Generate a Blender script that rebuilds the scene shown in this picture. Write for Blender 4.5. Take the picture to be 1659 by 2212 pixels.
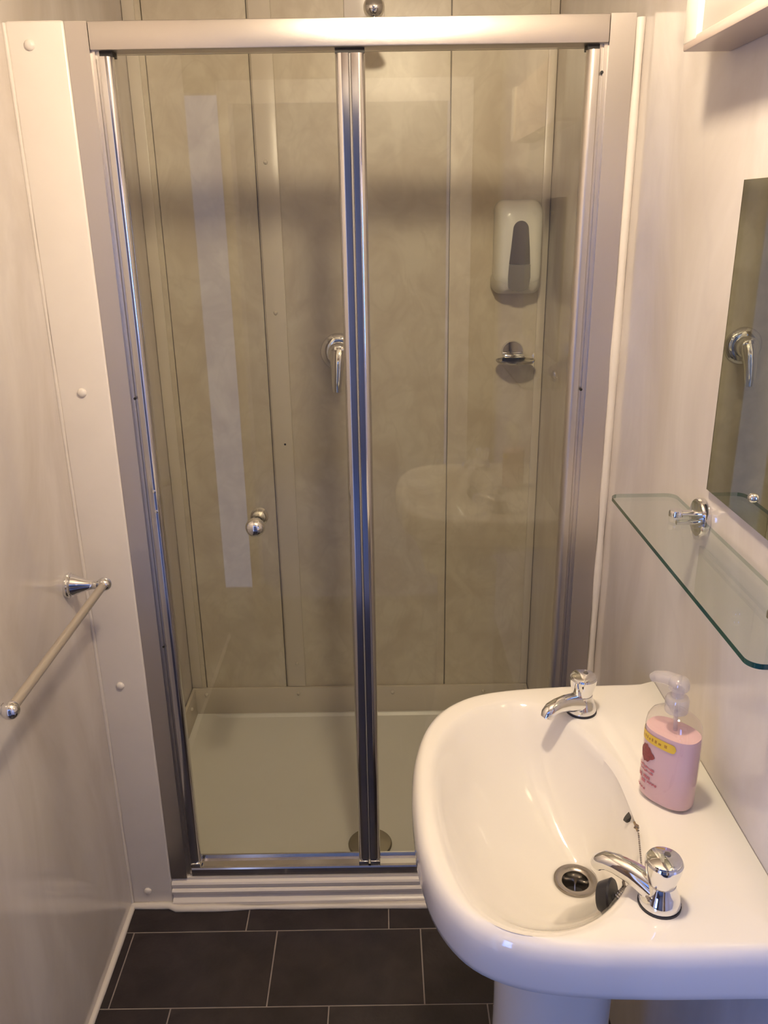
import bpy, bmesh, math, random
from mathutils import Vector, Matrix, noise

for o in list(bpy.data.objects):
    bpy.data.objects.remove(o)
scene = bpy.context.scene
COL = scene.collection
random.seed(7)

# ------------------------------------------------------------------ camera, world, exposure
F_PX, CXP, CYP = 1800.0, 829.5, 1106.0
down = Vector((905 - CXP, 6150 - CYP, F_PX)).normalized()          # world -Z seen by the lens
fwd = Vector((820 - CXP, 463 - CYP, F_PX))
fwd = (fwd - fwd.dot(down) * down).normalized()                    # world +Y
rgt = down.cross(fwd)
if rgt.x < 0:
    rgt = -rgt
cam_d = bpy.data.cameras.new('camera')
cam = bpy.data.objects.new('camera', cam_d)
COL.objects.link(cam)
ax = Vector((rgt.x, fwd.x, -down.x))
ay = -Vector((rgt.y, fwd.y, -down.y))
az = -Vector((rgt.z, fwd.z, -down.z))
R = Matrix((ax, ay, az)).transposed().to_4x4()
R.translation = Vector((0, 0, 1.62))
cam.matrix_world = R
cam_d.sensor_fit = 'VERTICAL'
cam_d.sensor_height = 24.0
cam_d.lens = F_PX / 2212.0 * 24.0
cam_d.clip_start = 0.02
scene.camera = cam

world = bpy.data.worlds.new('world')
scene.world = world
world.use_nodes = True
bg = world.node_tree.nodes['Background']
bg.inputs['Color'].default_value = (0.36, 0.50, 1.0, 1)
bg.inputs['Strength'].default_value = 0.6

LAMP_POWER = 330.0
DAY_POWER = 72.0
vs = scene.view_settings
vs.view_transform = 'Standard'
vs.look = 'None'
vs.gamma = 1.0
vs.use_curve_mapping = False
vs.exposure = 0.0
scene.cycles.transparent_max_bounces = 16
scene.cycles.max_bounces = 7
scene.cycles.diffuse_bounces = 3
scene.cycles.glossy_bounces = 4
scene.cycles.sample_clamp_indirect = 6.0
scene.cycles.use_light_tree = False

# daylight through the window on the left of the hall behind the camera
dl = bpy.data.lights.new('daylight', 'AREA')
dl.shape = 'RECTANGLE'
dl.size, dl.size_y = 1.40, 1.06
dl.energy = DAY_POWER
dl.color = (0.17, 0.34, 1.0)
dlo = bpy.data.objects.new('daylight', dl)
COL.objects.link(dlo)
dlo.location = (-1.245, -1.15, 1.22)
dlo.rotation_euler = (0, math.radians(-90), 0)      # shines along +X

# ------------------------------------------------------------------ materials
def mat(name):
    m = bpy.data.materials.new(name)
    m.use_nodes = True
    nt = m.node_tree
    nt.nodes.clear()
    out = nt.nodes.new('ShaderNodeOutputMaterial')
    return m, nt, out

def pbr(name, color, rough=0.4, metal=0.0, coat=0.0, var=0.0, vscale=8.0, bump=0.0, bscale=60.0, spec=0.5, stretch=None, sss=0.0, color2=None):
    m, nt, out = mat(name)
    b = nt.nodes.new('ShaderNodeBsdfPrincipled')
    nt.links.new(b.outputs[0], out.inputs[0])
    b.inputs['Base Color'].default_value = (*color, 1)
    b.inputs['Roughness'].default_value = rough
    b.inputs['Metallic'].default_value = metal
    b.inputs['Coat Weight'].default_value = coat
    b.inputs['Coat Roughness'].default_value = 0.05
    b.inputs['Specular IOR Level'].default_value = spec
    if sss:
        b.inputs['Subsurface Weight'].default_value = sss
        b.inputs['Subsurface Radius'].default_value = (0.02, 0.01, 0.008)
    tc = nt.nodes.new('ShaderNodeTexCoord')
    src = tc.outputs['Object']
    if stretch:
        mp = nt.nodes.new('ShaderNodeMapping')
        mp.inputs['Scale'].default_value = stretch
        nt.links.new(src, mp.inputs[0])
        src = mp.outputs[0]
    if var or color2:
        n = nt.nodes.new('ShaderNodeTexNoise')
        n.inputs['Scale'].default_value = vscale
        n.inputs['Detail'].default_value = 5
        n.inputs['Distortion'].default_value = 0.6
        nt.links.new(src, n.inputs['Vector'])
        r = nt.nodes.new('ShaderNodeValToRGB')
        r.color_ramp.elements[0].position = 0.32
        r.color_ramp.elements[1].position = 0.68
        c2 = color2 or tuple(max(0, c * (1 - var)) for c in color)
        r.color_ramp.elements[0].color = (*c2, 1)
        r.color_ramp.elements[1].color = (*color, 1)
        nt.links.new(n.outputs['Fac'], r.inputs[0])
        nt.links.new(r.outputs[0], b.inputs['Base Color'])
    if bump:
        n2 = nt.nodes.new('ShaderNodeTexNoise')
        n2.inputs['Scale'].default_value = bscale
        n2.inputs['Detail'].default_value = 3
        nt.links.new(src, n2.inputs['Vector'])
        bp = nt.nodes.new('ShaderNodeBump')
        bp.inputs['Strength'].default_value = bump
        bp.inputs['Distance'].default_value = 0.002
        nt.links.new(n2.outputs['Fac'], bp.inputs['Height'])
        nt.links.new(bp.outputs[0], b.inputs['Normal'])
    return m

def marble(name, c_lo, c_hi, c_vein, stretch, rough):
    """cream laminate wall cladding with cloudy marbling"""
    m, nt, out = mat(name)
    b = nt.nodes.new('ShaderNodeBsdfPrincipled')
    nt.links.new(b.outputs[0], out.inputs[0])
    b.inputs['Roughness'].default_value = rough
    b.inputs['Specular IOR Level'].default_value = 0.5
    geo = nt.nodes.new('ShaderNodeNewGeometry')
    mp = nt.nodes.new('ShaderNodeMapping')
    mp.inputs['Scale'].default_value = stretch
    nt.links.new(geo.outputs['Position'], mp.inputs[0])
    n = nt.nodes.new('ShaderNodeTexNoise')
    n.inputs['Scale'].default_value = 5.0
    n.inputs['Detail'].default_value = 6
    n.inputs['Roughness'].default_value = 0.55
    n.inputs['Distortion'].default_value = 0.9
    nt.links.new(mp.outputs[0], n.inputs['Vector'])
    r = nt.nodes.new('ShaderNodeValToRGB')
    r.color_ramp.elements[0].position = 0.34
    r.color_ramp.elements[0].color = (*c_lo, 1)
    r.color_ramp.elements[1].position = 0.64
    r.color_ramp.elements[1].color = (*c_hi, 1)
    nt.links.new(n.outputs['Fac'], r.inputs[0])
    v = nt.nodes.new('ShaderNodeTexNoise')
    v.inputs['Scale'].default_value = 3.0
    v.inputs['Detail'].default_value = 4
    v.inputs['Distortion'].default_value = 2.2
    nt.links.new(mp.outputs[0], v.inputs['Vector'])
    vr = nt.nodes.new('ShaderNodeValToRGB')
    e = vr.color_ramp.elements
    e[0].position, e[0].color = 0.44, (0, 0, 0, 1)
    e[1].position, e[1].color = 0.50, (0.3, 0.3, 0.3, 1)
    e2 = e.new(0.56)
    e2.color = (0, 0, 0, 1)
    nt.links.new(v.outputs['Fac'], vr.inputs[0])
    mx = nt.nodes.new('ShaderNodeMix')
    mx.data_type = 'RGBA'
    nt.links.new(vr.outputs[0], mx.inputs['Factor'])
    nt.links.new(r.outputs[0], mx.inputs['A'])
    mx.inputs['B'].default_value = (*c_vein, 1)
    nt.links.new(mx.outputs['Result'], b.inputs['Base Color'])
    return m

def thin_glass(name, tint, f0=0.04, boost=1.0, milk=0.0):
    """clear pane: tinted see-through surface with angle-dependent reflection"""
    m, nt, out = mat(name)
    lw = nt.nodes.new('ShaderNodeLayerWeight')
    lw.inputs['Blend'].default_value = 0.5
    p = nt.nodes.new('ShaderNodeMath'); p.operation = 'POWER'
    nt.links.new(lw.outputs['Facing'], p.inputs[0]); p.inputs[1].default_value = 5.0
    k = nt.nodes.new('ShaderNodeMath'); k.operation = 'MULTIPLY_ADD'
    nt.links.new(p.outputs[0], k.inputs[0])
    k.inputs[1].default_value = (1 - f0) * boost
    k.inputs[2].default_value = f0
    t = nt.nodes.new('ShaderNodeBsdfTransparent')
    t.inputs[0].default_value = (*tint, 1)
    g = nt.nodes.new('ShaderNodeBsdfGlossy')
    g.inputs['Color'].default_value = (1, 1, 1, 1)
    g.inputs['Roughness'].default_value = 0.01
    mx = nt.nodes.new('ShaderNodeMixShader')
    nt.links.new(k.outputs[0], mx.inputs[0])
    if milk:
        df = nt.nodes.new('ShaderNodeBsdfDiffuse')
        df.inputs[0].default_value = (0.82, 0.78, 0.76, 1)
        m2 = nt.nodes.new('ShaderNodeMixShader')
        m2.inputs[0].default_value = milk
        nt.links.new(t.outputs[0], m2.inputs[1])
        nt.links.new(df.outputs[0], m2.inputs[2])
        nt.links.new(m2.outputs[0], mx.inputs[1])
    else:
        nt.links.new(t.outputs[0], mx.inputs[1])
    nt.links.new(g.outputs[0], mx.inputs[2])
    nt.links.new(mx.outputs[0], out.inputs[0])
    return m

def emit(name, color, s):
    m, nt, out = mat(name)
    e = nt.nodes.new('ShaderNodeEmission')
    e.inputs[0].default_value = (*color, 1)
    e.inputs[1].default_value = s
    nt.links.new(e.outputs[0], out.inputs[0])
    return m

M = {}
M['panel_side'] = marble('side_wall_laminate', (0.59, 0.53, 0.475), (0.735, 0.685, 0.645), (0.62, 0.57, 0.55), (0.8, 0.8, 0.36), 0.13)
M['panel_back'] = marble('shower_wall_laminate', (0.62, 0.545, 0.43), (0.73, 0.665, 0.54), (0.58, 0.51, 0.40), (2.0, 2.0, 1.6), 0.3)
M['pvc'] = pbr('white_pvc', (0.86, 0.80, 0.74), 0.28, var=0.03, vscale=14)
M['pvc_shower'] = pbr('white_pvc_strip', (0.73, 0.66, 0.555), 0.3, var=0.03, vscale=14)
M['ceramic'] = pbr('white_glazed_ceramic', (0.82, 0.78, 0.72), 0.07, coat=0.3, var=0.01)
M['tray'] = pbr('white_acrylic_tray', (0.93, 0.91, 0.86), 0.25, var=0.03, vscale=5)
M['satin'] = pbr('satin_aluminium', (0.64, 0.60, 0.57), 0.34, metal=1.0, bump=0.12, bscale=90, stretch=(0.6, 40, 40))
M['satin_v'] = pbr('satin_aluminium_upright', (0.74, 0.70, 0.66), 0.28, metal=1.0, bump=0.12, bscale=90, stretch=(40, 40, 0.6))
M['chrome'] = pbr('polished_chrome', (0.80, 0.80, 0.80), 0.05, metal=1.0)
M['stile'] = pbr('bright_aluminium', (0.72, 0.71, 0.72), 0.13, metal=1.0)
M['nickel'] = pbr('satin_nickel_bar', (0.44, 0.39, 0.33), 0.38, metal=0.35, coat=0.1)
M['dark'] = pbr('black_gap', (0.012, 0.011, 0.012), 0.6)
M['rubber'] = pbr('black_rubber', (0.012, 0.012, 0.018), 0.45)
M['seal'] = pbr('grey_seal', (0.30, 0.28, 0.27), 0.5)
M['caulk'] = pbr('white_silicone', (0.80, 0.74, 0.67), 0.35, var=0.05, vscale=20)
M['tile'] = pbr('dark_slate_tile', (0.034, 0.0262, 0.0268), 0.42, color2=(0.019, 0.0148, 0.0155), vscale=16, bump=0.25, bscale=120, spec=0.4)
M['grout'] = pbr('grey_grout', (0.30, 0.26, 0.24), 0.8, var=0.15, vscale=30)
M['mirror'] = pbr('silvered_mirror', (0.76, 0.79, 0.74), 0.0, metal=1.0)
M['mirror_edge'] = pbr('mirror_edge', (0.10, 0.12, 0.10), 0.2)
M['door_glass'] = thin_glass('shower_glass', (0.960, 0.965, 0.935), 0.04)
M['shelf_glass'] = thin_glass('shelf_glass', (0.925, 0.955, 0.93), 0.035)
M['shelf_edge'] = pbr('green_glass_edge', (0.010, 0.065, 0.048), 0.1, coat=0.5)
M['clear'] = thin_glass('clear_plastic', (0.955, 0.94, 0.94), 0.045)
M['pump'] = thin_glass('cloudy_plastic', (0.90, 0.88, 0.88), 0.07, 1.0, 0.28)
M['lotion'] = pbr('pink_lotion', (0.80, 0.55, 0.56), 0.4, var=0.04, vscale=12, sss=0.1)
M['yellow'] = pbr('yellow_label', (0.74, 0.50, 0.05), 0.4)
M['label_ink'] = pbr('brown_label_ink', (0.40, 0.20, 0.03), 0.5)
M['flower'] = pbr('red_flower_print', (0.30, 0.05, 0.05), 0.5, color2=(0.16, 0.03, 0.03), vscale=260)
M['print_pink'] = pbr('rose_print', (0.46, 0.13, 0.16), 0.5)
M['disp_white'] = pbr('white_dispenser_plastic', (0.80, 0.79, 0.72), 0.22)
M['disp_grey'] = pbr('smoked_window', (0.10, 0.09, 0.085), 0.18)
M['disp_mid'] = pbr('grey_push_bar', (0.20, 0.185, 0.165), 0.3)
M['fit_white'] = pbr('white_fitting', (0.84, 0.79, 0.70), 0.3)
M['diffuser'] = pbr('prismatic_diffuser', (0.62, 0.50, 0.44), 0.3)
M['paint'] = pbr('ceiling_paint', (0.82, 0.76, 0.68), 0.7, var=0.03)
M['carpet'] = pbr('hall_carpet', (0.16, 0.15, 0.16), 0.95, var=0.3, vscale=80)
M['hall'] = pbr('hall_wall_paint', (0.24, 0.17, 0.125), 0.8, var=0.03)
M['gloss_white'] = pbr('gloss_white_paint', (0.85, 0.82, 0.80), 0.25)
M['lamp'] = emit('lit_lamp_dome', (1.0, 0.81, 0.57), LAMP_POWER)
M['hole'] = pbr('drain_dark', (0.02, 0.018, 0.016), 0.4)

# ------------------------------------------------------------------ builders
ORG = {}

def link(name, me, m, parent=None, origin=None):
    o = bpy.data.objects.new(name, me)
    COL.objects.link(o)
    co = [v.co for v in me.vertices]
    lo = Vector((min(c.x for c in co), min(c.y for c in co), min(c.z for c in co)))
    hi = Vector((max(c.x for c in co), max(c.y for c in co), max(c.z for c in co)))
    wo = Vector(origin) if origin else Vector(((lo.x + hi.x) / 2, (lo.y + hi.y) / 2, lo.z))
    me.transform(Matrix.Translation(-wo))
    ORG[o] = wo
    if parent is not None:
        o.parent = parent
        o.location = wo - ORG[parent]
    else:
        o.location = wo
    for mm in (m if isinstance(m, (list, tuple)) else [m]):
        me.materials.append(mm)
    return o

def finish(bm, name, angle=38):
    bmesh.ops.recalc_face_normals(bm, faces=bm.faces[:])
    lim = math.radians(angle)
    for f in bm.faces:
        f.smooth = True
    for e in bm.edges:
        if len(e.link_faces) == 2:
            e.smooth = e.calc_face_angle(0) < lim
    me = bpy.data.meshes.new(name)
    bm.to_mesh(me)
    bm.free()
    return me

def make(name, bm, m, parent=None, angle=38, origin=None):
    return link(name, finish(bm, name, angle), m, parent, origin)

def thing(name, loc, label, cat, group=None):
    o = bpy.data.objects.new(name, None)
    COL.objects.link(o)
    o.empty_display_size = 0.05
    o.location = loc
    ORG[o] = Vector(loc)
    tag(o, label, cat, group)
    return o

def tag(o, label, cat, group=None):
    o['label'] = label
    o['category'] = cat
    if group:
        o['group'] = group
    return o

def struct(o, label=None):
    o['kind'] = 'structure'
    if label:
        o['label'] = label
    return o

def add_box(bm, x, y, z, bev=0.0, seg=2):
    b2 = bmesh.new()
    bmesh.ops.create_cube(b2, size=1.0)
    for v in b2.verts:
        v.co = Vector((x[0] + (v.co.x + .5) * (x[1] - x[0]), y[0] + (v.co.y + .5) * (y[1] - y[0]), z[0] + (v.co.z + .5) * (z[1] - z[0])))
    if bev:
        bmesh.ops.bevel(b2, geom=b2.edges[:], offset=bev, segments=seg, affect='EDGES', profile=0.5)
    merge(bm, b2)

def merge(bm, b2):
    vm = {v: bm.verts.new(v.co) for v in b2.verts}
    for f in b2.faces:
        nf = bm.faces.new([vm[v] for v in f.verts])
        nf.material_index = f.material_index
    b2.free()

def box(name, x, y, z, m, parent=None, bev=0.0, seg=2):
    bm = bmesh.new()
    add_box(bm, x, y, z, bev, seg)
    return make(name, bm, m, parent)

def frame_for(d):
    d = Vector(d).normalized()
    a = Vector((0, 0, 1)) if abs(d.z) < 0.9 else Vector((1, 0, 0))
    u = d.cross(a).normalized()
    v = d.cross(u).normalized()
    return d, u, v

def add_lathe(bm, prof, org, axis, seg=32, sx=1.0, sy=1.0):
    """prof: list of (radius, distance along axis); closes ends with r=0"""
    d, u, v = frame_for(axis)
    org = Vector(org)
    rings = []
    for r, h in prof:
        if r <= 1e-6:
            rings.append([bm.verts.new(org + d * h)])
        else:
            rings.append([bm.verts.new(org + d * h + (u * math.cos(2 * math.pi * i / seg) * sx + v * math.sin(2 * math.pi * i / seg) * sy) * r) for i in range(seg)])
    skin(bm, rings, True)

def skin(bm, rings, closed=True):
    for a, b in zip(rings, rings[1:]):
        n = max(len(a), len(b))
        rng = range(n) if closed else range(n - 1)
        for i in rng:
            j = (i + 1) % n
            if len(a) == 1 and len(b) == 1:
                continue
            if len(a) == 1:
                bm.faces.new((a[0], b[i], b[j]))
            elif len(b) == 1:
                bm.faces.new((a[i], b[0], a[j]))
            else:
                bm.faces.new((a[i], b[i], b[j], a[j]))

def lathe(name, prof, org, axis, m, parent=None, seg=32, angle=38, sx=1.0, sy=1.0):
    bm = bmesh.new()
    add_lathe(bm, prof, org, axis, seg, sx, sy)
    return make(name, bm, m, parent, angle)

def add_tube(bm, pts, rad, seg=12, flat=1.0, round_end=False):
    pts = [Vector(p) for p in pts]
    n = len(pts)
    rad = rad if isinstance(rad, (list, tuple)) else [rad] * n
    rings = []
    up = None
    for i, p in enumerate(pts):
        d = (pts[min(i + 1, n - 1)] - pts[max(i - 1, 0)]).normalized()
        if up is None:
            d, u, v = frame_for(d)
            up = v
        u = d.cross(up).normalized()
        v = u.cross(d).normalized()
        up = v
        rings.append([bm.verts.new(p + (u * math.cos(2 * math.pi * k / seg) + v * math.sin(2 * math.pi * k / seg) * flat) * rad[i]) for k in range(seg)])
    d0 = (pts[0] - pts[1]).normalized()
    d1 = (pts[-1] - pts[-2]).normalized()
    c0 = bm.verts.new(pts[0] + d0 * (rad[0] * .4 if round_end else 0))
    c1 = bm.verts.new(pts[-1] + d1 * (rad[-1] * .4 if round_end else 0))
    skin(bm, [[c0]] + rings + [[c1]], True)

def tube(name, pts, rad, m, parent=None, seg=12, flat=1.0, round_end=False, angle=50):
    bm = bmesh.new()
    add_tube(bm, pts, rad, seg, flat, round_end)
    return make(name, bm, m, parent, angle)

def add_prism(bm, poly, fn, a, b):
    """poly of 2-D points; fn(p, q, t) -> 3-D; extruded from t=a to t=b"""
    A = [bm.verts.new(fn(p, q, a)) for p, q in poly]
    B = [bm.verts.new(fn(p, q, b)) for p, q in poly]
    n = len(poly)
    for i in range(n):
        j = (i + 1) % n
        bm.faces.new((A[i], A[j], B[j], B[i]))
    bm.faces.new(A[::-1])
    bm.faces.new(B)

def prism(name, poly, fn, a, b, m, parent=None, angle=30):
    bm = bmesh.new()
    add_prism(bm, poly, fn, a, b)
    return make(name, bm, m, parent, angle)

ALONG_Z = lambda p, q, t: (p, q, t)          # section in x,y
ALONG_X = lambda p, q, t: (t, p, q)          # section in y,z
ALONG_Y = lambda p, q, t: (p, t, q)          # section in x,z

def sphere(name, c, r, m, parent=None, seg=24, sc=(1, 1, 1)):
    bm = bmesh.new()
    bmesh.ops.create_uvsphere(bm, u_segments=seg, v_segments=seg // 2, radius=r)
    for v in bm.verts:
        v.co = Vector((v.co.x * sc[0], v.co.y * sc[1], v.co.z * sc[2])) + Vector(c)
    return make(name, bm, m, parent, 60)

def wobble(pts_fn, n, amp, seed):
    out = []
    for i in range(n):
        t = i / (n - 1)
        p = Vector(pts_fn(t))
        q = noise.noise_vector(p * 9 + Vector((seed, seed * 2, 0))) * amp
        out.append((p, q))
    return out

def screw_cap(parent, c, axis, r=0.009, m=None):
    return lathe('screw_cap', [(0, -0.001), (r, -0.001), (r, .001), (r * .93, .0032), (r * .7, .0052), (r * .35, .0062), (0, .0066)], c, axis, m or M['pvc'], parent, 20, 60)

XL, XR, YB, ZC = -0.645, 0.465, 2.42, 2.30
YR = -0.15                                   # wall behind the camera

# ------------------------------------------------------------------ floor with tiles
floor = struct(box('floor', (-0.86, 0.56), (YR, 1.66), (-0.05, -0.0012), M['grout']))
TW, TH, G = 0.3445, 0.205, 0.0030
rows = [(1.553, -0.348), (1.348, -0.272), (1.143, -0.136), (0.938, -0.30), (0.733, -0.21), (0.528, -0.06), (0.323, -0.27), (0.118, -0.15), (-0.087, -0.3)]
for y0, xj in rows:
    y1 = min(y0 + TH, 1.655)
    k = math.floor((-0.855 - xj) / TW)
    while xj + k * TW < 0.55:
        a = max(xj + k * TW, -0.855 if y0 < 0.2 else XL)
        b = min(xj + (k + 1) * TW, XR)
        k += 1
        if b - a < 0.012:
            continue
        bm = bmesh.new()
        add_box(bm, (a + G / 2, b - G / 2), (max(y0, YR) + G / 2, y1 - G / 2), (-0.006, 0.0), 0.0006, 1)
        make('tile', bm, M['tile'], floor)

# ------------------------------------------------------------------ walls and ceiling
wall_left = struct(box('wall_left', (XL - 0.06, XL), (0.25, YB + 0.06), (-0.05, ZC), M['panel_side'], None, 0.002, 1))
wall_right = struct(box('wall_right', (XR, XR + 0.06), (YR, YB + 0.06), (-0.05, ZC), M['panel_side']))
wall_back = struct(box('wall_back', (XL, XR), (YB + 0.004, YB + 0.06), (0.0, ZC), M['seal']))
seams = [XL, -0.597, -0.331, -0.068, 0.191, XR]
for a, b in zip(seams, seams[1:]):
    ga = 0.0011 if a > XL else 0
    gb = 0.0011 if b < XR else 0
    bm = bmesh.new()
    add_box(bm, (a + ga, b - gb), (YB - 0.004, YB + 0.004), (0.005, ZC), 0.0012, 1)
    make('wall_panel', bm, M['panel_back'], wall_back)
ceiling = struct(box('ceiling', (-0.92, XR + 0.06), (YR - 0.06, YB + 0.06), (ZC, ZC + 0.05), M['paint']))
# door recess behind the camera, left of the entrance
bm = bmesh.new()
add_box(bm, (-0.92, -0.86), (YR - 0.06, 0.31), (-0.05, ZC))
add_box(bm, (-0.86, XL - 0.06), (0.25, 0.31), (-0.05, ZC))
struct(make('wall_recess', bm, M['hall']))
bm = bmesh.new()
add_box(bm, (-0.86, -0.765), (YR - 0.06, YR), (-0.05, ZC))
add_box(bm, (-0.765, -0.70), (YR - 0.06, YR), (2.06, ZC))
add_box(bm, (0.28, XR), (YR - 0.06, YR), (-0.05, ZC))
add_box(bm, (-0.70, 0.28), (YR - 0.06, YR), (2.06, ZC))
struct(make('wall_rear', bm, M['hall']))

# white box post between the left wall and the shower door
PY = 1.638
bm = bmesh.new()
add_box(bm, (XL + 0.002, -0.540), (PY, 1.70), (0.004, 1.944), 0.006, 3)
post = struct(make('trim_1', bm, M['pvc']), 'white plastic box post between left wall and shower door')
for x, z in ((-0.603, 1.906), (-0.595, 1.296), (-0.599, 0.630), (-0.601, 0.045)):
    screw_cap(post, (x, PY, z), (0, -1, 0))

# vertical cover strip on the shower back wall
bm = bmesh.new()
add_box(bm, (-0.326, -0.268), (YB - 0.011, YB - 0.0035), (0.150, ZC - 0.001), 0.003, 2)
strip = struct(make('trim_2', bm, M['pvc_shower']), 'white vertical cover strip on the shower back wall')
for x, z in ((-0.302, 1.757), (-0.298, 1.363), (-0.293, 0.237)):
    screw_cap(strip, (x, YB - 0.011, z), (0, -1, 0), 0.006, M['pvc_shower'])
lathe('screw_hole', [(0, 0), (0.0032, 0), (0.0030, .0006), (0, .0008)], (-0.292, YB - 0.011, 0.979), (0, -1, 0), M['dark'], strip, 16)
# corner strips
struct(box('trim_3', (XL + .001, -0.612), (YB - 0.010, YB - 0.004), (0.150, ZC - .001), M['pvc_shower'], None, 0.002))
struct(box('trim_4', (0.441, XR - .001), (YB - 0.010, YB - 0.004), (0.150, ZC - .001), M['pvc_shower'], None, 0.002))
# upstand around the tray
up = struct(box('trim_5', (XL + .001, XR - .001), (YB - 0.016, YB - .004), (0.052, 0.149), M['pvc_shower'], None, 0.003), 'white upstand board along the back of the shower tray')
for x in (-0.598, -0.293, 0.02, 0.32):
    screw_cap(up, (x, YB - 0.016, 0.128), (0, -1, 0), 0.006, M['pvc_shower'])
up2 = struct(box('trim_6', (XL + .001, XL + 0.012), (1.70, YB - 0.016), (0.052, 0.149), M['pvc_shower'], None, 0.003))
for y in (2.33, 1.95):
    screw_cap(up2, (XL + .012, y, 0.120), (1, 0, 0), 0.006, M['pvc_shower'])
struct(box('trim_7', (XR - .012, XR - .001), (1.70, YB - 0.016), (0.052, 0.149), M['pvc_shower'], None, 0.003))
# white board behind the shower arm, standing in for the lamp's reflected glow
struct(box('trim_8', (-0.083, 0.020), (YB - 0.014, YB - .004), (2.052, ZC - .001), M['pvc'], None, 0.003))

# ridged white sill below the shower door
sill = [(1.660, 0.0), (1.628, 0.0), (1.627, 0.016), (1.630, 0.019), (1.6375, 0.022), (1.6375, 0.036), (1.632, 0.038), (1.630, 0.046), (1.633, 0.049), (1.640, 0.051), (1.637, 0.054), (1.635, 0.064), (1.638, 0.0685), (1.645, 0.071), (1.645, 0.078), (1.660, 0.078)]
struct(prism('trim_9', sill, ALONG_X, -0.5395, XR - 0.001, M['pvc'], None, 25), 'ridged white sill under the shower door track')

# silicone beads
def bead(name, fn, n, r, seed, amp, parent=None):
    w = wobble(fn, n, amp, seed)
    rr = [max(r * .55, r + q.x * .8) for p, q in w]
    bm = bmesh.new()
    add_tube(bm, [p + Vector((q.y, 0, 0)) * .0 for p, q in w], rr, 8)
    return struct(make(name, bm, M['caulk'], parent, 80))
bead('trim_10', lambda t: (XL + 0.003, 0.28 + t * 1.355, 0.002), 60, 0.0075, 3, 0.004)
bead('trim_11', lambda t: (XL + 0.004 + t * 1.10, 1.632 - 0.010 * (t > .1), 0.003), 60, 0.008, 9, 0.006)
bead('trim_12', lambda t: (0.4580, 1.643, 0.07 + t * 1.865), 80, 0.0090, 5, 0.004)
bead('trim_13', lambda t: (XL + 0.002, PY - 0.001, 0.01 + t * 1.93), 50, 0.004, 6, 0.002)

# ------------------------------------------------------------------ shower tray
bm = bmesh.new()
def rect(x0, x1, y0, y1, z):
    return [bm.verts.new((x, y, z)) for x, y in ((x0, y0), (x1, y0), (x1, y1), (x0, y1))]
r0 = rect(XL + .002, XR - .002, 1.700, YB - .005, 0.002)
r1 = rect(XL + .002, XR - .002, 1.700, YB - .005, 0.054)
r2 = rect(-0.572, 0.400, 1.702, YB - .022, 0.054)
r3 = rect(-0.560, 0.388, 1.712, YB - .030, 0.0465)
skin(bm, [r0, r1, r2, r3])
bm.faces.new(r3)
bm.faces.new(r0[::-1])
add_box(bm, (-0.538, XR - .002), (1.661, 1.7005), (0.002, 0.079), 0.004, 2)
tray = tag(make('shower_tray', bm, M['tray']), 'wide low white shower tray behind the glass doors', 'shower tray')
lathe('waste_cover', [(0, .0008), (.058, .0008), (.058, .004), (.055, .007), (.03, .009), (0, .0098)], (-0.05, 1.787, 0.0458), (0, 0, 1), pbr('dull_chrome', (0.42, 0.39, 0.32), 0.25, metal=1.0), tray, 40)

# ------------------------------------------------------------------ shower door
FZ, FB = 1.942, 1.897
enc = thing('shower_door', (-0.05, 1.66, 0.078), 'silver framed folding shower door with two clear glass leaves', 'shower door')
box('header_rail', (-0.5005, 0.4045), (1.640, 1.700), (FB, FZ), M['satin'], enc, 0.0025, 2)
def profile(x0, x1, x2, nm):
    # x0 wall edge, x1 inner edge of the flat face, x2 end of the inner lip
    pts = [(x0, 1.640), (x1, 1.640), (x1, 1.650), ((x1 + x2) / 2, 1.650), ((x1 + x2) / 2, 1.656), (x2, 1.656), (x2, 1.694), (x0, 1.694)]
    if x0 > x1:
        pts = pts[::-1]
    return prism(nm, pts, ALONG_Z, 0.079, FZ, M['satin_v'], enc, 20)
profile(-0.5400, -0.5010, -0.4895, 'side_profile')
profile(0.4490, 0.4050, 0.3925, 'side_profile')
# threshold track
trk = [(1.700, 0.080), (1.6465, 0.080), (1.6455, 0.082), (1.6455, 0.1005), (1.6475, 0.104), (1.654, 0.1045), (1.655, 0.101), (1.684, 0.101), (1.685, 0.110), (1.690, 0.110), (1.700, 0.100)]
prism('threshold_track', trk, ALONG_X, -0.4890, 0.3920, M['stile'], enc, 20)
bm = bmesh.new()
for a, b in ((-0.4885, -0.4655), (-0.0745, -0.0225), (0.3705, 0.3915)):
    add_box(bm, (a, b), (1.652, 1.680), (1.8885, FB + .001))
make('top_gap_shade', bm, M['dark'], enc)  # black blocks stand in for the shade in the gaps above the stiles

def stile_poly(x0, x1, round_left):
    """flat-fronted section, curved back towards the glass on one side"""
    yF, yB = 1.646, 1.676
    w = x1 - x0
    pts = []
    n = 8
    if round_left:
        for i in range(n + 1):
            a = math.pi / 2 * i / n
            pts.append((x0 + w * .55 * (1 - math.sin(a)), yF + 0.015 * (1 - math.cos(a))) if False else (x0 + w * .55 * (1 - math.cos(a)), yF + 0.016 * (1 - math.sin(a))))
        pts += [(x1 - .001, yF + .0004), (x1, yF + .0015), (x1, yB), (x0 + .004, yB)]
    else:
        pts = [(x0 + w - (p - x0), q) for p, q in stile_poly(x0, x1, True)][::-1]
    return pts

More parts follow.
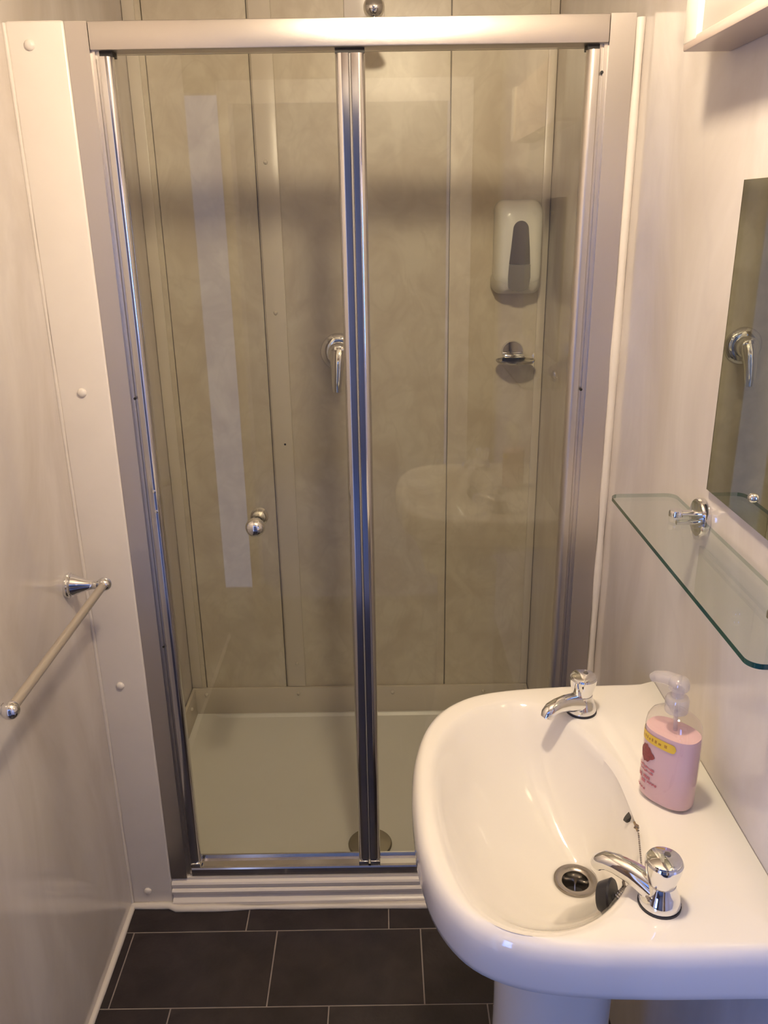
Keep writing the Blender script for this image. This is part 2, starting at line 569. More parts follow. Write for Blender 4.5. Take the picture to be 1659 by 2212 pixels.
glassL = box('door_panel', (-0.472, -0.070), (1.663, 1.669), (0.1225, 1.894), M['door_glass'], enc, 0.0)
glassR = box('door_panel', (-0.028, 0.376), (1.663, 1.669), (0.1225, 1.894), M['door_glass'], enc, 0.0)
ZB, ZT = 0.121, 1.8885
prism('stile', stile_poly(-0.4890, -0.4655, False), ALONG_Z, ZB, ZT, M['stile'], glassL, 30)
prism('stile', stile_poly(-0.0750, -0.0505, True), ALONG_Z, ZB, ZT, M['stile'], glassL, 30)
prism('stile', stile_poly(-0.0465, -0.0220, False), ALONG_Z, ZB, ZT, M['stile'], glassR, 30)
prism('stile', stile_poly(0.3700, 0.3920, True), ALONG_Z, ZB, ZT, M['satin_v'], glassR, 30)
box('door_seal', (-0.0503, -0.0467), (1.6495, 1.672), (ZB, ZT), M['seal'], glassL, 0.0005, 1)
for gl, a, b in ((glassL, -0.4655, -0.0755), (glassR, -0.0215, 0.3695)):
    box('bottom_seal', (a, b), (1.661, 1.671), (0.1115, 0.1255), M['clear'], gl, 0.001, 1)
for gl, a, b in ((glassL, -0.4892, -0.466), (glassL, -0.0748, -0.0508), (glassR, -0.0462, -0.0222), (glassR, 0.3702, 0.3918)):
    bm = bmesh.new()
    add_box(bm, (a, b), (1.6435, 1.676), (0.1065, 0.1205), 0.002, 2)
    make('end_cap', bm, M['chrome'], gl)
# knob through the left leaf
kb = bmesh.new()
KX, KZ = -0.270, 1.008
kp = [(0, -.020), (.007, -.0193), (.0128, -.0168), (.0178, -.011), (.0203, -.0035), (.0203, .003), (.0182, .0095), (.0140, .0145), (.0085, .0175), (.0075, .020), (.0075, .026), (.0105, .028), (.0105, .0305)]
add_lathe(kb, kp + [(0, .0305)], (KX, 1.633, KZ), (0, 1, 0), 28)
make('knob', kb, M['chrome'], glassL, 40)
kb = bmesh.new()
add_lathe(kb, kp + [(0, .0305)], (KX, 1.700, KZ), (0, -1, 0), 28)
make('knob', kb, M['chrome'], glassL, 40)
for gl, x, z in ((glassL, -0.4765, 1.041), (glassL, -0.4765, 1.085)):
    lathe('screw', [(0, -.001), (.0036, -.001), (.0036, .0006), (.0028, .0012), (0, .0013)], (x, 1.6465, z), (0, -1, 0), M['chrome'], gl, 16)
for x, z in ((0.3975, 1.852), (0.3975, 1.285), (-0.4955, 1.28), (-0.4955, 0.72)):
    lathe('screw', [(0, -.001), (.0028, -.001), (.0028, .0006), (0, .0010)], (x, 1.656 if abs(x) < .3 else 1.6502, z), (0, -1, 0), M['dark'], enc, 14)

# ------------------------------------------------------------------ shower fittings on the back wall
mx = thing('shower_mixer', (-0.124, YB - .004, 1.25), 'round chrome shower mixer with a lever pointing down on back wall', 'shower mixer')
cc = (-0.122, YB - .0038, 1.250)
lathe('wall_plate', [(0, 0), (.054, 0), (.054, .004), (.051, .008), (.042, .013), (.034, .015), (0, .015)], cc, (0, -1, 0), M['chrome'], mx, 40)
lathe('valve_body', [(0, .014), (.031, .014), (.031, .040), (.029, .046), (.022, .051), (0, .052)], cc, (0, -1, 0), M['chrome'], mx, 32)
tube('lever', [(-0.122, YB - .046, 1.255), (-0.123, YB - .056, 1.236), (-0.125, YB - .064, 1.205), (-0.127, YB - .068, 1.172), (-0.128, YB - .068, 1.146)], [.025, .0235, .0185, .0160, .0130], M['chrome'], mx, 20, 0.8, True)

sh = thing('wall_shower', (-0.006, YB - .004, 2.14), 'chrome wall shower head with ball joint above the door rail', 'shower head')
lathe('wall_flange', [(0, 0), (.028, 0), (.028, .004), (.02, .012), (.011, .015), (0, .015)], (-0.008, YB - .0138, 2.180), (0, -1, 0), M['chrome'], sh, 28)
tube('arm', [(-0.008, YB - .02, 2.180), (-0.008, YB - .10, 2.180), (-0.007, YB - .14, 2.172), (-0.006, YB - .162, 2.150), (-0.006, YB - .170, 2.120), (-0.006, YB - .170, 2.10)], .0105, M['chrome'], sh, 16)
sphere('ball_joint', (-0.006, 2.25, 2.080), .0255, M['chrome'], sh, 28)
lathe('spray_head', [(0, 0), (.012, 0), (.013, .014), (.018, .022), (.030, .042), (.033, .050), (.031, .053), (0, .054)], (-0.006, 2.248, 2.060), (0, 0.12, -1), M['chrome'], sh, 32)

# soap dispenser
sd = thing('soap_dispenser', (0.373, YB - .004, 1.43), 'white wall soap dispenser with dark arched window in shower', 'soap dispenser')
def rrect(cx, cz, hw, z0, z1, r, n=6):
    pts = []
    for (sx, sz, a0) in ((1, 1, 0), (-1, 1, 90), (-1, -1, 180), (1, -1, 270)):
        px = cx + sx * (hw - r)
        pz = (z1 - r) if sz > 0 else (z0 + r)
        for i in range(n + 1):
            a = math.radians(a0 + 90 * i / n)
            pts.append((px + r * math.cos(a), pz + r * math.sin(a)))
    return pts
bm = bmesh.new()
secs = [(YB - .0038, .060, 1.428, 1.652, .022), (YB - .020, .063, 1.424, 1.654, .026), (YB - .050, .063, 1.424, 1.652, .028), (YB - .078, .060, 1.428, 1.646, .030), (YB - .092, .053, 1.436, 1.636, .030), (YB - .099, .040, 1.450, 1.620, .026)]
rings = [[bm.verts.new((p, y, q)) for p, q in rrect(0.373, 0, hw, z0, z1, r)] for y, hw, z0, z1, r in secs]
skin(bm, rings)
bm.faces.new(rings[0][::-1]); bm.faces.new(rings[-1])
make('dispenser_body', bm, M['disp_white'], sd, 50)
bm = bmesh.new()
lip = [(YB - .0038, .066, 1.410, 1.47, .024), (YB - .030, .0665, 1.408, 1.47, .027), (YB - .060, .064, 1.410, 1.466, .026), (YB - .082, .056, 1.416, 1.460, .021), (YB - .092, .044, 1.423, 1.452, .0135)]
rings = [[bm.verts.new((p, y, q)) for p, q in rrect(0.373, 0, hw, z0, z1, r)] for y, hw, z0, z1, r in lip]
skin(bm, rings)
bm.faces.new(rings[0][::-1]); bm.faces.new(rings[-1])
make('lower_lip', bm, pbr('grey_white_plastic', (0.56, 0.54, 0.48), 0.3), sd, 50)
win = []
for i in range(17):
    a = math.pi * i / 16
    win.append((0.3725 + .0205 * math.cos(a), 1.578 + .022 * math.sin(a)))
win += [(0.3480, 1.53), (0.3440, 1.490), (0.4000, 1.490), (0.3975, 1.53)]
prism('window', win, ALONG_Y, YB - .103, YB - .06, M['disp_grey'], sd)
prism('push_bar', [(0.3440, 1.4885), (0.3425, 1.455), (0.3445, 1.430), (0.3555, 1.422), (0.372, 1.419), (0.389, 1.422), (0.3985, 1.432), (0.4015, 1.455), (0.4005, 1.4885)], ALONG_Y, YB - .106, YB - .05, M['disp_mid'], sd)

# soap dish
dh = thing('soap_dish', (0.375, YB - .004, 1.21), 'small chrome soap dish on back wall below the dispenser', 'soap dish')
lathe('wall_plate', [(0, 0), (.032, 0), (.032, .008), (.029, .012), (0, .013)], (0.376, YB - .0038, 1.244), (0, -1, 0), M['chrome'], dh, 36)
box('bracket', (0.347, 0.405), (YB - .052, YB - .015), (1.232, 1.241), M['chrome'], dh, .003)
bm = bmesh.new()
add_lathe(bm, [(0, 0), (.040, .000), (.050, .003), (.055, .008), (.0555, .0115), (.053, .0115), (.048, .006), (.038, .0035), (0, .0035)], (0.376, YB - .070, 1.2195), (0, 0, 1), 40, 0.86, 1.0)
make('dish', bm, pbr('dark_chrome', (0.50, 0.48, 0.44), 0.08, metal=1.0), dh, 40)

# ------------------------------------------------------------------ towel rail on the left wall
tr = thing('towel_rail', (XL, 1.31, 0.92), 'towel rail with chrome end posts and pale bar on left wall', 'towel rail')
TX = -0.570
for y in (1.543, 1.092):
    base = lathe('post', [(0, 0), (.0255, 0), (.0265, .003), (.0265, .006), (.0245, .0085), (.0245, .0115), (.0225, .013), (.0215, .0165), (.0170, .026), (.0120, .040), (.0090, .052), (.0085, .060), (.0095, .063), (0, .064)], (XL, y, 0.922), (1, 0, 0), M['chrome'], tr, 32, 30)
    sphere('end_ball', (TX, y + (.003 if y > 1.3 else -.003), 0.922), .0145, M['chrome'], base, 24)
tube('rail_bar', [(TX, 1.100, 0.922), (TX, 1.535, 0.922)], .0082, M['nickel'], tr, 20)

# ------------------------------------------------------------------ mirror, shelf and light on the right wall
mr = thing('mirror', (XR, 0.86, 1.245), 'frameless rectangular wall mirror above the glass shelf', 'mirror')
bm = bmesh.new()
add_box(bm, (XR - .006, XR - .0003), (0.58, 1.125), (1.246, 1.655), 0.0)
for f in bm.faces:
    f.material_index = 0 if f.calc_center_median().x < XR - .0059 else 1
make('mirror_pane', bm, [M['mirror'], M['mirror_edge']], mr)
for y, z in ((0.979, 1.282), (0.979, 1.619), (0.72, 1.282), (0.72, 1.619)):
    lathe('dome_screw', [(0, 0), (.0062, 0), (.0062, .002), (.0052, .0045), (.003, .0062), (0, .0068)], (XR - .006, y, z), (-1, 0, 0), M['chrome'], mr, 20, 60)

gs = thing('glass_shelf', (XR, 0.97, 1.197), 'clear glass shelf with green edge on chrome clips below mirror', 'shelf')
sx0, sx1, sy0, sy1, rc = 0.354, 0.456, 0.712, 1.238, 0.016
pts = []
for (cx, cy, a0) in ((sx1 - rc, sy1 - rc, 0), (sx0 + rc, sy1 - rc, 90), (sx0 + rc, sy0 + rc, 180), (sx1 - rc, sy0 + rc, 270)):
    for i in range(9):
        a = math.radians(a0 + 90 * i / 8)
        pts.append((cx + rc * math.cos(a), cy + rc * math.sin(a)))
bm = bmesh.new()
add_prism(bm, pts, ALONG_Z, 1.1965, 1.2025)
bm.normal_update()
for f in bm.faces:
    f.material_index = 1 if abs(f.normal.z) < .5 and (f.normal.x < -.3 or f.normal.y < -.3) else (2 if abs(f.normal.z) < .5 else 0)
make('shelf_pane', bm, [M['shelf_glass'], M['shelf_edge'], thin_glass('pale_glass_edge', (.62, .72, .66), .05)], gs, 30)
for y in (1.135, 0.81):
    ck = lathe('clip_plate', [(0, 0), (.027, 0), (.0285, .002), (.0285, .009), (.027, .012), (.024, .013), (0, .013)], (XR - .0002, y, 1.1995), (-1, 0, 0), M['chrome'], gs, 36, 30)
    tube('clip_finger', [(XR - .012, y, 1.2065), (XR - .034, y, 1.2065), (XR - .040, y, 1.2065)], [.0075, .0070, .0085], M['chrome'], ck, 14, .6, True)
    lathe('clip_pad', [(0, 0), (.0100, 0), (.0100, .006), (.0090, .0085), (0, .0088)], (XR - .042, y, 1.2026), (0, 0, 1), M['chrome'], ck, 20)
    tube('clip_finger', [(XR - .012, y, 1.1925), (XR - .040, y, 1.1925)], .004, M['chrome'], ck, 12)

ml = thing('mirror_light', (XR, 0.92, 1.815), 'unlit white box light fitting above the mirror', 'wall light')
box('housing', (0.4065, XR - .0004), (0.62, 1.184), (1.828, 1.965), M['diffuser'], ml, 0.003)
for a, b in ((1.184, 1.232), (0.572, 0.62)):
    box('end_cap', (0.400, XR - .0004), (a, b), (1.8225, 1.968), M['fit_white'], ml, 0.003)
box('base_lip', (0.4010, XR - .0004), (0.62, 1.2315), (1.8155, 1.8225 + .0055), M['diffuser'], ml, 0.0015)

# ------------------------------------------------------------------ wash basin
wb = thing('washbasin', (0.25, 0.98, 0.0), 'white ceramic pedestal washbasin on the right wall', 'washbasin')
CX0, CY0 = 0.205, 0.975
outer = [(.4645, .697), (.416, .697), (.30, .697), (.205, .702), (.140, .716), (.090, .746), (.056, .800), (.0385, .87), (.0335, .94), (.0335, 1.00), (.040, 1.07), (.058, 1.14), (.090, 1.195), (.140, 1.234), (.205, 1.253), (.30, 1.262), (.38, 1.264), (.4645, 1.264)]
inner = [(.341, .985), (.337, .893), (.322, .845), (.285, .790), (.244, .752), (.19, .733), (.135, .743), (.098, .780), (.076, .850), (.066, .935), (.0665, 1.01), (.076, 1.075), (.100, 1.135), (.140, 1.178), (.19, 1.203), (.225, 1.205), (.260, 1.189), (.292, 1.148), (.318, 1.095), (.336, 1.040)]
def radial(poly, smooth=True):
    n = len(poly)
    dense = []
    for i in range(n):
        p0, p1, p2, p3 = [Vector(poly[(i + k) % n]) for k in (-1, 0, 1, 2)]
        for s in range(12):
            t = s / 12
            if smooth:
                q = .5 * ((2 * p1) + (p2 - p0) * t + (2 * p0 - 5 * p1 + 4 * p2 - p3) * t * t + (3 * p1 - p0 - 3 * p2 + p3) * t ** 3)
            else:
                q = p1.lerp(p2, t)
            dense.append(q)
    return dense
def radius_at(dense, ang):
    d = Vector((math.cos(ang), math.sin(ang)))
    best = None
    n = len(dense)
    c = Vector((CX0, CY0))
    for i in range(n):
        a, b = dense[i] - c, dense[(i + 1) % n] - c
        e = b - a
        den = d.x * e.y - d.y * e.x
        if abs(den) < 1e-12:
            continue
        t = (a.x * e.y - a.y * e.x) / den
        s = (a.x * d.y - a.y * d.x) / den
        if t > 0 and -1e-6 <= s <= 1 + 1e-6:
            best = t if best is None else max(best, t)
    return best
# outer: smooth round the front, straight along the wall
dn = radial(outer)
k0 = len(outer) - 1
dn = dn[12:(k0 - 1) * 12] if False else [p for i in range(1, k0 - 1) for p in dn[i * 12:(i + 1) * 12]]
dn = [Vector(outer[0])] + dn + [Vector(outer[-2]), Vector(outer[-1])]
di = radial(inner)
angs = [2 * math.pi * i / 144 for i in range(144)]
for cxy in (outer[0], outer[-1]):
    a = math.atan2(cxy[1] - CY0, cxy[0] - CX0) % (2 * math.pi)
    j = min(range(144), key=lambda i: abs(angs[i] - a))
    angs[j] = a
Ro = [radius_at(dn, a) for a in angs]
Ri = [radius_at(di, a) for a in angs]
DR = Vector((0.272, 0.966))
bm = bmesh.new()
rings = []
def ring(fr, z, c=None):
    out = []
    for i, a in enumerate(angs):
        r = fr(i)
        cc_ = c or Vector((CX0, CY0))
        x = min(cc_.x + r * math.cos(a), XR - .0006)
        out.append(bm.verts.new((x, cc_.y + r * math.sin(a), z(i) if callable(z) else z)))
    rings.append(out)
def wallfix(i, ins):
    # no inset where the rim meets the wall
    x = CX0 + Ro[i] * math.cos(angs[i])
    return ins * max(0.0, min(1.0, (XR - x) / 0.02))
ring(lambda i: .085, .60)
ring(lambda i: .10, .66)
ring(lambda i: Ro[i] * .80, .745)
ring(lambda i: Ro[i] - wallfix(i, .022), .772)
ring(lambda i: Ro[i] - wallfix(i, .010), .7735)
ring(lambda i: Ro[i] - wallfix(i, .004), .7790)
ring(lambda i: Ro[i] - wallfix(i, .0015), .790)
ring(lambda i: Ro[i] - wallfix(i, .0005), .812)
ring(lambda i: Ro[i] - wallfix(i, .001), .828)
ring(lambda i: Ro[i] - wallfix(i, .0035), .8385)
ring(lambda i: Ro[i] - wallfix(i, .0085), .8462)
ring(lambda i: Ro[i] - wallfix(i, .0145), .8495)
ring(lambda i: max(Ri[i] + .010, Ro[i] - wallfix(i, .018) - .002), .8500)
ring(lambda i: Ri[i] + .0078, .8492)
ring(lambda i: Ri[i] + .0036, .8475)
ring(lambda i: Ri[i] - .001, .8446)
ring(lambda i: Ri[i] - .006, .8402)
base_c = Vector((CX0, CY0))
for s, z in ((.94, .8285), (.875, .806), (.80, .783), (.715, .761), (.615, .7415), (.51, .7260), (.41, .7130), (.32, .7045), (.26, .7005), (.22, .6985)):
    w = ((1 - s) / (1 - .22)) ** 1.15
    c = base_c.lerp(DR, w)
    ring(lambda i, s=s, w=w: (Ri[i] * (1 - w) + .14 * w) * s if s > .22 else .0335, z, c)
ring(lambda i: .0310, .6965, DR)
ring(lambda i: .0300, .640, DR)
skin(bm, rings)
bm.faces.new(rings[0][::-1])
bm.faces.new(rings[-1])
bowl = make('bowl', bm, M['ceramic'], wb, 45)
# waste ring and grid
ws = lathe('waste_ring', [(.0185, -.030), (.0195, -.001), (.0215, .0008), (.0290, .0022), (.0312, .0016), (.0312, -.002), (.020, -.030)], (DR.x, DR.y, .6985), (0, 0, 1), pbr('dull_waste_metal', (0.40, 0.37, 0.34), 0.22, metal=1.0), wb, 36, 40)
lathe('waste_throat', [(0, 0), (.0195, 0), (.0195, .002), (0, .002)], (DR.x, DR.y, .668), (0, 0, 1), M['hole'], ws, 28)
bm = bmesh.new()
for k in range(3):
    a = math.radians(60 * k + 15)
    d = Vector((math.cos(a), math.sin(a), 0))
    add_tube(bm, [Vector((DR.x, DR.y, .6745)) - d * .0188, Vector((DR.x, DR.y, .6745)) + d * .0188], .0014, 8)
make('waste_grid', bm, M['chrome'], ws)
# overflow slot and chain stay in the bowl side nearest the wall
def bowl_wall(ang, z):
    """point on the inner bowl wall"""
    zs = [(.8446, 1.0), (.8285, .94), (.806, .875), (.783, .80)]
    i = min(range(144), key=lambda k: abs(angs[k] - ang % (2 * math.pi)))
    for (za, sa), (zb, sb) in zip(zs, zs[1:]):
        if zb <= z <= za:
            t = (za - z) / (za - zb)
            s = sa + (sb - sa) * t
            w = ((1 - s) / .78) ** 1.15 if s < 1 else 0
            c = base_c.lerp(DR, w)
            r = (Ri[i] * (1 - w) + .14 * w) * s
            return Vector((c.x + r * math.cos(ang), c.y + r * math.sin(ang), z))
p1 = bowl_wall(-0.20, .828)
lathe('overflow', [(0, -.003), (.0095, -.003), (.0095, .0016), (0, .0018)], p1, Vector((-.80, .18, .58)), M['hole'], wb, 24, 38, .7, 1.35)
p2 = bowl_wall(-0.47, .838)
bm = bmesh.new()
add_tube(bm, [p2 + Vector((.002, 0, 0)), p2 + Vector((-.006, .004, .003))], .0035, 10)
add_tube(bm, [p2 + Vector((-.005, .010, .004)), p2 + Vector((-.004, -.004, .001))], .0016, 8)
make('chain_stay', bm, pbr('aged_chrome', (0.35, 0.27, 0.18), 0.3, metal=1.0), wb)
# pedestal
bm = bmesh.new()
prs = [(.125, .0), (.125, .03), (.112, .06), (.098, .12), (.090, .25), (.088, .45), (.090, .56), (.092, .612)]
rr = []
for r, z in prs:
    ringv = []
    for i in range(48):
        a = 2 * math.pi * i / 48
        x = .252 + r * 1.02 * math.cos(a)
        if math.cos(a) > 0:
            x = .252 + r * 1.0 * math.cos(a) ** .7
        ringv.append(bm.verts.new((x, .98 + r * math.sin(a), z)))
    rr.append(ringv)
skin(bm, rr)
bm.faces.new(rr[0][::-1]); bm.faces.new(rr[-1])
make('pedestal', bm, M['ceramic'], wb, 50)

# taps
def tap(base, dirxy, label):
    bx, by = base
    t = thing('basin_tap', (bx, by, .85), label, 'tap', 'taps on the washbasin')
    lathe('gasket', [(0, 0), (.0250, 0), (.0250, .003), (0, .003)], (bx, by, .8496), (0, 0, 1), M['rubber'], t, 32)
    d = Vector((dirxy[0], dirxy[1], 0)).normalized()
    bm = bmesh.new()
    add_lathe(bm, [(0, .002), (.0238, .002), (.0242, .005), (.0225, .012), (.0195, .019), (.0175, .025), (.0165, .031), (0, .032)], (bx, by, .85), (0, 0, 1), 32)
    b = Vector((bx, by, .85))
    add_tube(bm, [b + Vector((0, 0, .014)), b + d * .018 + Vector((0, 0, .021)), b + d * .036 + Vector((0, 0, .0265)), b + d * .056 + Vector((0, 0, .0285)), b + d * .068 + Vector((0, 0, .0270)), b + d * .076 + Vector((0, 0, .0215)), b + d * .079 + Vector((0, 0, .0160))],
             [.0190, .0165, .0142, .0126, .0120, .0110, .0095], 20, .92, True)
    make('tap_body', bm, M['chrome'], t, 50)
    h = lathe('handle', [(0, .028), (.0150, .028), (.0160, .033), (.0190, .044), (.0213, .054), (.0218, .061), (.0205, .0635), (0, .064)], (bx, by, .85), (0, 0, 1), M['chrome'], t, 36, 30)
    lathe('handle_cap', [(0, .0632), (.0198, .0632), (.0195, .0655), (.0165, .0672), (0, .0685)], (bx, by, .85), (0, 0, 1), M['chrome'], h, 32, 30)
    lathe('index_mark', [(0, .0682), (.004, .0682), (.0035, .0692), (0, .0692)], (bx + .004, by + .003, .85), (0, 0, 1), M['disp_grey'], h, 14)
    return t
tap((.318, 1.176), (-.84, -.54), 'chrome basin tap at the far corner beside the shower door')
tap((.318, .770), (-.80, .60), 'chrome basin tap nearest the camera with plug chain behind')

# plug on a chain
pg = thing('basin_plug', (.285, .875, .70), 'black rubber basin plug lying beside the drain on its chain', 'plug')
pd = Vector((.80, -.42, .25)).normalized()
# rest the plug on the sloping side of the bowl
from mathutils.bvhtree import BVHTree
bow = bowl.data
tree = BVHTree.FromPolygons([v.co + ORG[bowl] for v in bow.vertices], [list(p.vertices) for p in bow.polygons])
_, pu, pv = frame_for(pd)
pc = Vector((.2930, .8990, .730))
for _i in range(120):
    clear = 1.0
    for k in range(24):
        a = 2 * math.pi * k / 24
        for rr_, hh in ((.0240, .0065), (.0190, -.008), (.008, .0095)):
            q = pc + pd * hh + (pu * math.cos(a) + pv * math.sin(a)) * rr_
            hit = tree.ray_cast(Vector((q.x, q.y, .90)), Vector((0, 0, -1)))
            if hit[0] is not None:
                clear = min(clear, q.z - hit[0].z)
    if clear >= .0003:
        break
    pc += Vector((-.00024, -.00096, .001)) * .5
lathe('plug_body', [(0, -.009), (.0175, -.009), (.0190, -.006), (.0225, .003), (.0240, .0065), (.0225, .009), (.008, .0095), (.006, .0115), (0, .012)], pc, pd, M['rubber'], pg, 36, 40)
bm = bmesh.new()
c0 = pc + pd * .012
c3 = Vector((.2960, .7560, .8680))
cm = Vector((.3060, .8300, .8640))
N = 46
for i in range(N):
    t = i / (N - 1)
    p = c0 * (1 - t) ** 2 + cm * 2 * t * (1 - t) + c3 * t * t
    p.x += .004 * math.sin(t * 14)
    hit = tree.ray_cast(Vector((p.x, p.y, .95)), Vector((0, 0, -1)))
    if hit[0] is not None:
        p.z = max(p.z, hit[0].z + .0021)
    b2 = bmesh.new()
    bmesh.ops.create_icosphere(b2, subdivisions=1, radius=.0021)
    for v in b2.verts:
        v.co += p
    merge(bm, b2)
c4 = p2 + Vector((-.003, -.002, .002))
for i in range(28):
    t = i / 27
    p = Vector((.3050, .7900, .8545)).lerp(c4, t)
    hit = tree.ray_cast(Vector((p.x, p.y, .95)), Vector((0, 0, -1)))
    if hit[0] is not None:
        p.z = max(p.z, hit[0].z + .0015)
    b2 = bmesh.new()
    bmesh.ops.create_icosphere(b2, subdivisions=1, radius=.0014)
    for v in b2.verts:
        v.co += p
    merge(bm, b2)
ch = make('ball_chain', bm, pbr('chain_metal', (0.30, 0.27, 0.25), 0.3, metal=1.0), pg)

# ------------------------------------------------------------------ lotion bottle
bt = thing('pump_bottle', (.386, .957, .85), 'pump bottle of pink lotion with a yellow label on washbasin', 'bottle')
BC = Vector((.386, .957))
bu = Vector((.66, -.75)).normalized()         # wide direction
bv = Vector((-bu.y, bu.x)) * -1               # towards the label side
def bpt(a, z, k=1.0, ew=.0385, ed=.0255):
    ca, sa = math.cos(a), math.sin(a)
    ex = 2 / 2.5
    u = math.copysign(abs(ca) ** ex, ca) * ew * k
    v = math.copysign(abs(sa) ** ex, sa) * ed * k
    p = BC + bu * u + bv * v
    return Vector((p.x, p.y, z))
def bottle_shell(name, secs, m, off=0.0):
    bm = bmesh.new()
    rings = []
    for k, z in secs:
        rings.append([bm.verts.new(bpt(2 * math.pi * i / 56, z, k - off)) for i in range(56)])
    skin(bm, rings)
    bm.faces.new(rings[0][::-1]); bm.faces.new(rings[-1])
    return make(name, bm, m, bt, 60)
bottle_shell('bottle_body', [(.90, .8503), (.97, .852), (1.0, .857), (1.0, .90), (1.0, .955), (.985, .966), (.94, .976), (.84, .983), (.66, .988), (.42, .991), (.40, .992)], M['clear'])
bottle_shell('lotion', [(.86, .8520), (.95, .8545), (.965, .860), (.965, .95), (.955, .958), (.95, .9605)], M['lotion'])
def decal(name, a0, a1, zf0, zf1, m, n=12, parent=bt):
    bm = bmesh.new()
    lo, hi, lo2, hi2 = [], [], [], []
    for i in range(n + 1):
        t = i / n
        a = a0 + (a1 - a0) * t
        for lst, z, k in ((lo, zf0(t), 1.006), (hi, zf1(t), 1.006), (lo2, zf0(t), 1.001), (hi2, zf1(t), 1.001)):
            lst.append(bm.verts.new(bpt(a, z, k)))
    for i in range(n):
        bm.faces.new((lo[i], lo[i + 1], hi[i + 1], hi[i]))
        bm.faces.new((lo2[i], hi2[i], hi2[i + 1], lo2[i + 1]))
        bm.faces.new((lo[i], lo2[i], lo2[i + 1], lo[i + 1]))
        bm.faces.new((hi[i], hi[i + 1], hi2[i + 1], hi2[i]))
    bm.faces.new((lo[0], hi[0], hi2[0], lo2[0]))
    bm.faces.new((lo[-1], lo2[-1], hi2[-1], hi[-1]))
    return make(name, bm, m, parent, 60)
HP = math.pi
def capz(c, h, s):
    return lambda t: c + s * h * math.sqrt(max(0.0, 1 - max(0.0, (abs(2 * t - 1) - .85) / .15) ** 2))
lab = decal('yellow_label', math.radians(66), math.radians(186), capz(.948, .0065, -1), capz(.948, .0065, 1), M['yellow'], 40)
for k in range(10):
    a = math.radians(84 + k * 7.6)
    z = .948
    decal('label_lettering', a, a + math.radians(4.2), lambda t: z - .0022, lambda t: z + .0024 - .0014 * (k % 3 == 1), M['label_ink'], 3, lab).scale = (1, 1, 1)
decal('flower_print', math.radians(100), math.radians(152), lambda t: .922 - .013 * math.sin(HP * t) - .001 * math.sin(t * 25), lambda t: .922 + .014 * math.sin(HP * t) + .001 * math.sin(t * 31), M['flower'], 24)
for a0, a1, z, h in ((98, 166, .901, .0012), (100, 160, .895, .0009), (134, 170, .884, .0028), (106, 126, .886, .0018), (118, 132, .878, .0022), (92, 112, .880, .0012), (116, 154, .866, .0010)):
    decal('printed_line', math.radians(a0), math.radians(a1), lambda t: z - h - .0008 * math.sin(t * 21), lambda t: z + h + .0010 * math.sin(t * 27), M['print_pink'], 14)
pm = lathe('pump_collar', [(0, 0), (.0150, 0), (.0155, .002), (.0155, .018), (.0140, .021), (.0085, .022), (.0075, .034), (0, .034)], (BC.x, BC.y, .991), (0, 0, 1), M['pump'], bt, 32)
bm = bmesh.new()
add_lathe(bm, [(0, 0), (.0125, 0), (.0140, .003), (.0135, .010), (.0110, .0155), (.006, .018), (0, .0185)], (BC.x, BC.y, 1.024), (0, 0, 1), 28)
b0 = Vector((BC.x, BC.y, 1.034))
nd = Vector((-.75, .62, 0))
add_tube(bm, [b0, b0 + nd * .018 + Vector((0, 0, .001)), b0 + nd * .032 + Vector((0, 0, -.002)), b0 + nd * .037 + Vector((0, 0, -.006))], [.0105, .0098, .0085, .007], 14, .9)
make('pump_nozzle', bm, M['pump'], pm, 50)
tube('dip_tube', [(BC.x, BC.y, .9905), (BC.x + .004, BC.y, .93), (BC.x + .01, BC.y, .862)], .003, M['pump'], pm, 10)

# ------------------------------------------------------------------ ceiling lamp
LX, LY = 0.08, 0.82
cl = thing('ceiling_light', (LX, LY, ZC), 'round lit lamp on the ceiling above the washbasin', 'ceiling light')
lathe('lamp_base', [(0, .0), (.085, .0), (.085, .022), (.075, .034), (.05, .040), (0, .040)], (LX, LY, ZC - .0002), (0, 0, -1), M['fit_white'], cl, 32)
lathe('lamp_dome', [(0, .0402), (.050, .0402), (.060, .060), (.061, .080), (.052, .100), (.034, .114), (.015, .120), (0, .121)], (LX, LY, ZC), (0, 0, -1), M['lamp'], cl, 18, 80)

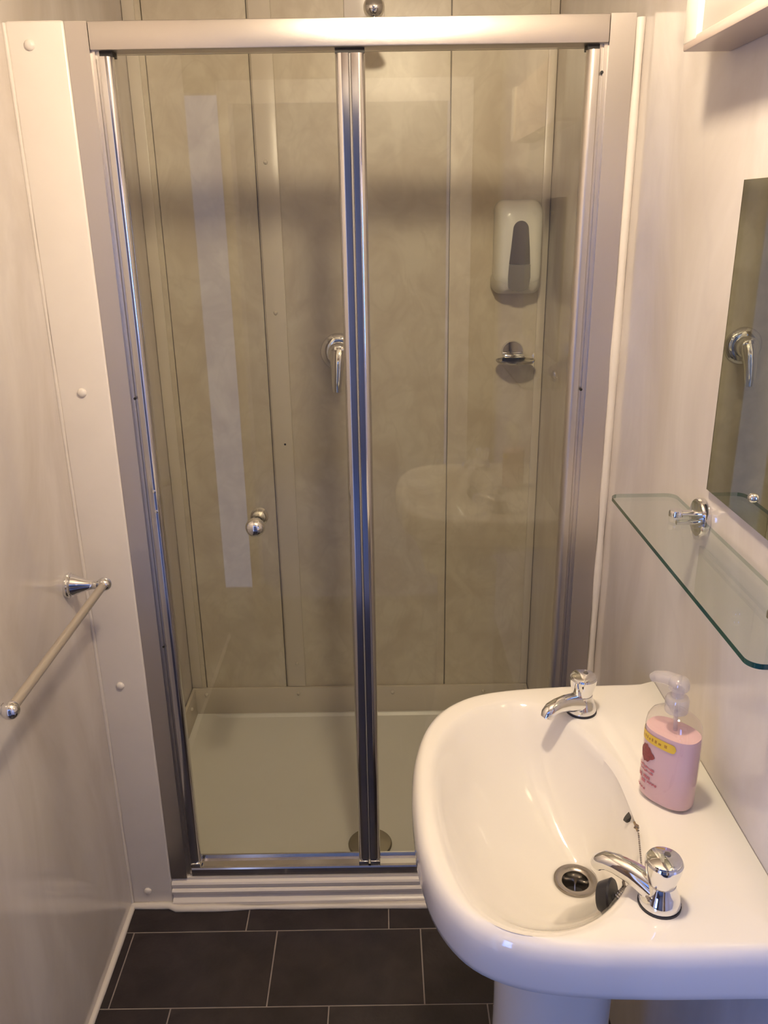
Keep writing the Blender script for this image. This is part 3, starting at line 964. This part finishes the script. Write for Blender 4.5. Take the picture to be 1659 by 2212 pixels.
# ------------------------------------------------------------------ entrance and hall behind the camera
bm = bmesh.new()
add_box(bm, (-0.605, -0.565), (YR - .02, YR + .018), (0.0, 2.10), .004, 2)
add_box(bm, (0.27, 0.36), (YR, YR + .018), (0.0, 2.10), .004, 2)
add_box(bm, (-0.565, 0.27), (YR, YR + .018), (2.02, 2.10), .004, 2)
add_box(bm, (-0.605, -0.565), (YR - .10, YR - .02), (0.0, 2.05), .003, 1)
add_box(bm, (0.27, 0.30), (YR - .10, YR), (0.0, 2.05), .003, 1)
struct(make('trim_14', bm, M['gloss_white']), 'white entrance door lining behind the camera')
struct(box('floor_hall', (-1.2, 1.2), (-2.30, YR), (-0.05, -0.0012), M['carpet']))
bm = bmesh.new()
add_box(bm, (-1.26, -1.2), (-2.30, -1.70), (-0.05, 2.3))
add_box(bm, (-1.26, -1.2), (-0.60, YR - .06), (-0.05, 2.3))
add_box(bm, (-1.26, -1.2), (-1.70, -0.60), (-0.05, 0.50))
add_box(bm, (-1.26, -1.2), (-1.70, -0.60), (1.94, 2.3))
add_box(bm, (1.2, 1.26), (-2.30, YR - .06), (-0.05, 2.3))
add_box(bm, (-1.2, 1.2), (-2.36, -2.30), (-0.05, 2.3))
add_box(bm, (-1.2, -0.92), (YR - .12, YR - .06), (-0.05, 2.3))
add_box(bm, (0.53, 1.2), (YR - .12, YR - .06), (-0.05, 2.3))
struct(make('wall_hall', bm, M['hall']))
struct(box('ceiling_hall', (-1.26, 1.26), (-2.36, YR - .06), (2.3, 2.35), M['paint']))
win1 = bmesh.new()
for ya, yb, za, zb in ((-1.70, -1.66, .50, 1.94), (-.64, -.60, .50, 1.94), (-1.66, -.64, .50, .54), (-1.66, -.64, 1.90, 1.94), (-1.17, -1.13, .54, 1.90)):
    add_box(win1, (-1.235, -1.205), (ya, yb), (za, zb), .003, 1)
struct(make('window_1', win1, M['gloss_white']))
# unseen glowing pane beside the entrance, added for its pale reflection in the glass
M['glow_pane'] = emit('added_glow_pane', (0.55, 0.62, 1.0), 1.25)
M['glow_pane'].cycles.emission_sampling = 'NONE'      # dim: found by bounced rays
struct(box('reflection_pane', (-0.764, -0.606), (YR - .045, YR - .030), (0.01, 2.055), M['glow_pane']))
